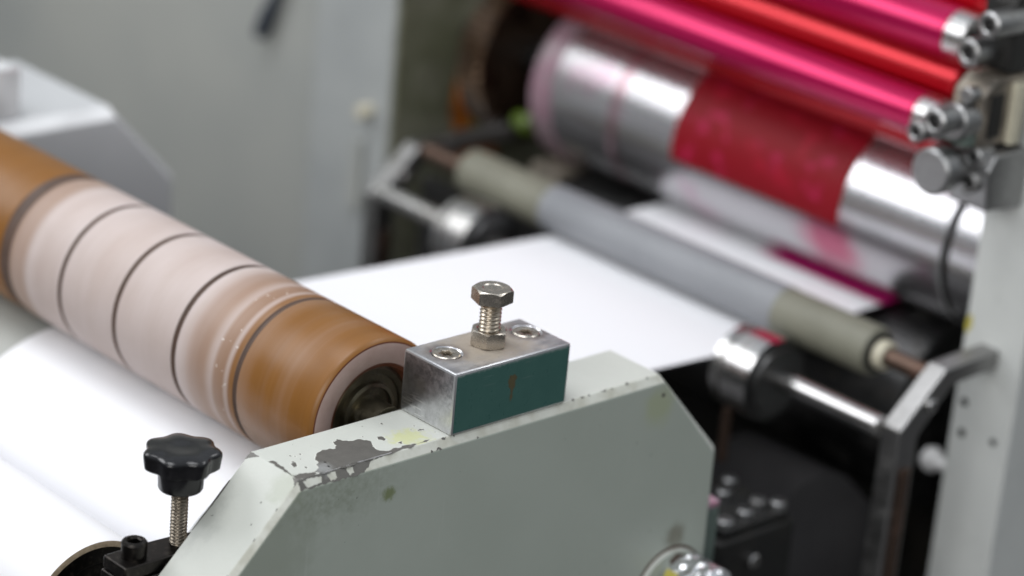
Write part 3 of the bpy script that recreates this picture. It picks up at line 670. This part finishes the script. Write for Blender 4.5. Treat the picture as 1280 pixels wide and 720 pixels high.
# wall of the machine housing behind everything
w = MB().box(-900, -896, -400, 700, -400, 700).build('wall', M['wall'], smooth=0); w['kind'] = 'structure'
f = MB().box(-896, 900, -700, 900, -420, -400).build('floor', M['cover'], smooth=0); f['kind'] = 'structure'
cab = tag(MB().box(-893, -471, 322, 560, -260, 300).build('cabinet_panel', M['wall'], smooth=0, bevel=3), 'plain grey cabinet panel left of the far press frame, out of focus', 'cabinet')
lv = thing('lever', 'dark blunt lever handle pointing down in the top left background', 'lever', (-520, 326, 60))
MB().cyl('y', (-495, 0, 25), 322, 330, 9, 32).build('pivot', M['dull_steel'], lv)
mb = MB(); A = Vector((-511, 316, -36)); B = Vector((-490, 318, 12)); 
d = (B-A); L = d.length; q = d.to_track_quat('Z', 'Y')
for i, (t_, r_) in enumerate(((-4.5, .5), (-3.4, 2.8), (0, 4.4), (12, 4.2), (22, 3.2), (L, 2.8))):
    for k in range(24):
        p = A+q@Vector((r_*math.cos(2*PI*k/24), r_*math.sin(2*PI*k/24), t_)); mb.v.append(tuple(p))
for i in range(5):
    for k in range(24): mb.f.append((i*24+k, i*24+(k+1) % 24, (i+1)*24+(k+1) % 24, (i+1)*24+k)); mb.mi.append(0)
mb.f += [tuple(range(24)), tuple(120+k for k in range(24))]; mb.mi += [0, 0]
mb.build('grip', M['rod'], lv)

# ------------------------------------------------------------------ roller adjusters at the right frame
def cap_screw(x, y, z, r, L, lab, mat='dull_steel'):
    s = MB(); s.lathe('y', (x, y, z), [(0.6, r*.5), (0.0, r*.62), (0, r*.8), (.9, r), (L-.5, r), (L, r-.5)], 40, cap=False)
    s.lathe('y', (x, y, z), [(.6, r*.46), (1.6, r*.42), (1.7, .01)], 6, mi=1, cap=False)
    return tag(s.build('cap_screw', [M[mat], M['dark_steel']], smooth=30), lab, 'screw', 'cap screws of the roller adjusters')
ad = thing('roller_adjuster', 'grimy metal adjuster bracket holding the ink rollers at the right press frame', 'bracket', (-4, 285, 60))
MB().prism([(272, 62), (272, 84), (280, 90), (300, 90), (300, 62)], -12, 4).build('arm', M['tan'], ad, smooth=0, bevel=1.2)
MB().box(4.02, 5.2, 276, 284, 66, 84).build('gap_shade', M['void'], ad, smooth=0, bevel=.5)  # raised black box paints in the shade of a gap
MB().box(4.02, 8, 288, 294, 62, 88).build('rib', M['cream'], ad, smooth=0, bevel=.8)
MB().box(-10, 3, 266, 271.9, 63, 69).build('stop_tab', M['green_part'], ad, smooth=0, bevel=.8)
MB().cyl('y', (-1, 0, 84), 266, 272.5, 3.4, 24).build('pin', M['dull_steel'], ad)
MB().prism([(276, 36), (274, 54), (278, 60), (300, 60), (300, 34)], -10, 10).build('lower_arm', M['dull_steel'], ad, smooth=0, bevel=1.5)
MB().prism([(286, 91), (284, 120), (288, 130), (300, 130), (300, 91)], -12, 4).build('upper_void', M['void'], ad, smooth=0, bevel=1.5)  # black stands in for the dark void among the screws
MB().cyl('y', (-3, 0, 73), 262, 273, 7.5, 32, 1.).build('bearing_cap', M['dull_steel'], ad)
cap_screw(-3, 250, 75, 5.6, 12, 'larger socket cap screw right of the lower magenta roller end')
cap_screw(-16, 256, 66, 4.6, 14, 'small socket cap screw just under the lower magenta roller end')
cap_screw(-8, 272, 99, 5.8, 18, 'socket cap screw right of the upper magenta roller end')
cap_screw(3, 268, 114, 5.5, 22, 'socket cap screw in the top right corner of the picture')
cap_screw(2, 272, 58, 4.6, 10, 'upper small screw right of the round steel knob')
cap_screw(2, 272, 47, 4.4, 10, 'lower small screw right of the round steel knob')
k_ = thing('round_knob', 'round steel knob with a polished face, below the ink roller ends', 'knob', (-6, 262, 52))
MB().lathe('y', (-6, 0, 52), [(256, .01), (256, 8.6), (257.2, 9.8), (264, 9.8), (265, 8.8), (284, 5)], 64).build('knob_body', M['dull_steel'], k_, smooth=30)
wk = MB().lathe('x', (0, 313, -97), [(-30, .01), (-29.6, 2.6), (-28.2, 4.6), (-26, 5.6), (-23, 5.6), (-22, 4.6), (-20, 3), (-9.2, 3)], 40).build('push_knob', M['white_plastic'], smooth=50)
tag(wk, 'small round white plastic knob between the right bracket and the press frame', 'knob')
# extra steel link pieces
tag(MB().prism([(284, 130), (284, 150), (300, 160), (300, 130)], -30, 4).build('link_plate', M['dull_steel'], smooth=0, bevel=2), 'dull steel link plate at the top right, above the adjuster', 'plate')

# ------------------------------------------------------------------ parts in the lower right shadow
lb = thing('spacer_block', 'small green-grey block with an ink stained top, behind the near frame end', 'block', (-14, 150, -140))
MB().box(-19, -6, 144.5, 154, -140, -70).build('block_body', M['green_part'], lb, smooth=0, bevel=.8)
MB().box(-19, -6, 144.5, 154, -69.8, -67).build('stained_top', M['pink_part'], lb, smooth=0, bevel=.6)
gb = thing('gear_case', 'gear case coloured black for the lower right shadow, with shiny screws', 'gear case', (-45, 210, -160))
MB().box(-66, -22, 176, 222, -190, -100).build('case_body', M['void'], gb, smooth=0, bevel=1.5)  # case coloured black to sink into the shadow around it
MB().box(-64, -24, 180, 219, -99.9, -96).build('lid', M['void'], gb, smooth=0, bevel=1.)
for x, y in ((-27, 183), (-29, 197), (-33, 209), (-52, 186), (-47, 203), (-27, 215), (-54, 214)):
    MB().lathe('z', (x, y, 0), [(-96, 3.4), (-92.6, 3.4), (-92, 2.8), (-92, 1.6), (-93.5, 1.5), (-93.6, .01)], 24).build('screw_head', M['dull_steel'], gb)
for y, z in ((196, -112), (192, -126)): MB().lathe('x', (0, y, z), [(-22, 3.2), (-19.6, 3.2), (-19, 2.6), (-19, .01)], 24).build('screw_head', M['steel'], gb)
cv = tag(MB().prism([(222, -190), (232, -150), (250, -124), (270, -112), (285, -110), (300, -116), (345, -158), (345, -190)], -110, -60).build('rounded_cover', M['cover'], smooth=40, bevel=0), 'smooth dark grey rounded cover left of the right bracket, in shadow', 'cover')

# ------------------------------------------------------------------ camera
mr = ((0.6729703578451981, 0.7346668682651815, 0.08588067381626861), (0.32333347408024193, -0.1877613880133295, -0.9274702829258247), (-0.6652566136468749, 0.6519281048127457, -0.3639002392886741))
cd = bpy.data.cameras.new('camera'); cam = bpy.data.objects.new('camera', cd); COL.objects.link(cam)
R_, D_, F_ = [Vector(r) for r in mr]
rot = Matrix((R_, -D_, -F_)).transposed()
cam.matrix_world = Matrix.Translation(Vector((662.9, -626.5, 413.8))*S) @ rot.to_4x4()
cd.sensor_width = 36; cd.lens = 3592.9/1280*36; cd.clip_start = .02; cd.clip_end = 50
cd.dof.use_dof = True; cd.dof.focus_distance = .992; cd.dof.aperture_fstop = 4.9; cd.dof.aperture_blades = 8; cd.dof.aperture_rotation = .2
sc.camera = cam

# ------------------------------------------------------------------ light: softly lit workshop, strip lamps overhead
wd = bpy.data.worlds.new('World'); sc.world = wd; wd.use_nodes = True
nt = wd.node_tree; bg = nt.nodes['Background']
tc = nt.nodes.new('ShaderNodeTexCoord'); sx = nt.nodes.new('ShaderNodeSeparateXYZ'); nt.links.new(tc.outputs['Generated'], sx.inputs[0])
rp = nt.nodes.new('ShaderNodeValToRGB'); mrn = nt.nodes.new('ShaderNodeMapRange'); mrn.inputs[1].default_value = -1; mrn.inputs[2].default_value = 1
nt.links.new(sx.outputs[2], mrn.inputs[0]); nt.links.new(mrn.outputs[0], rp.inputs[0]); nt.links.new(rp.outputs[0], bg.inputs[0])
cr = rp.color_ramp; cr.elements[0].position = .35; cr.elements[0].color = (.10, .10, .10, 1); cr.elements[1].position = .8; cr.elements[1].color = (.75, .80, .86, 1)
e = cr.elements.new(.55); e.color = (.25, .265, .28, 1)
bg.inputs[1].default_value = .68
def area(name, loc, target, sx, sy, power, col=(1, 1, 1)):
    l = bpy.data.lights.new(name, 'AREA'); l.shape = 'RECTANGLE'; l.size = sx*S; l.size_y = sy*S; l.energy = power; l.color = col
    o = bpy.data.objects.new(name, l); COL.objects.link(o); o.location = Vector(loc)*S
    o.rotation_euler = (Vector(target)-Vector(loc)).to_track_quat('-Z', 'Y').to_euler(); return o
area('ceiling_lamp', (-250, -200, 1150), (-150, 100, 0), 900, 500, 8., (.97, .98, 1))
area('cylinder_highlight_lamp', (-860, -270, 560), (-100, 200, 0), 760, 460, 5.5, (.97, .98, 1))  # soft lamp added to put the bright band on the cylinder
area('front_fill', (650, -1350, 700), (0, 100, 0), 1200, 800, 14, (1, .99, .97))  # fill lamp added to brighten the front and outer faces
area('ceiling_lamp', (150, 900, 1300), (-50, 100, 0), 1200, 300, 5, (.98, .99, 1))

sc.view_settings.view_transform = 'Standard'; sc.view_settings.look = 'None'; sc.view_settings.exposure = 0; sc.view_settings.gamma = 1
sc.cycles.use_denoising = True; sc.cycles.max_bounces = 8; sc.cycles.sample_clamp_indirect = 6
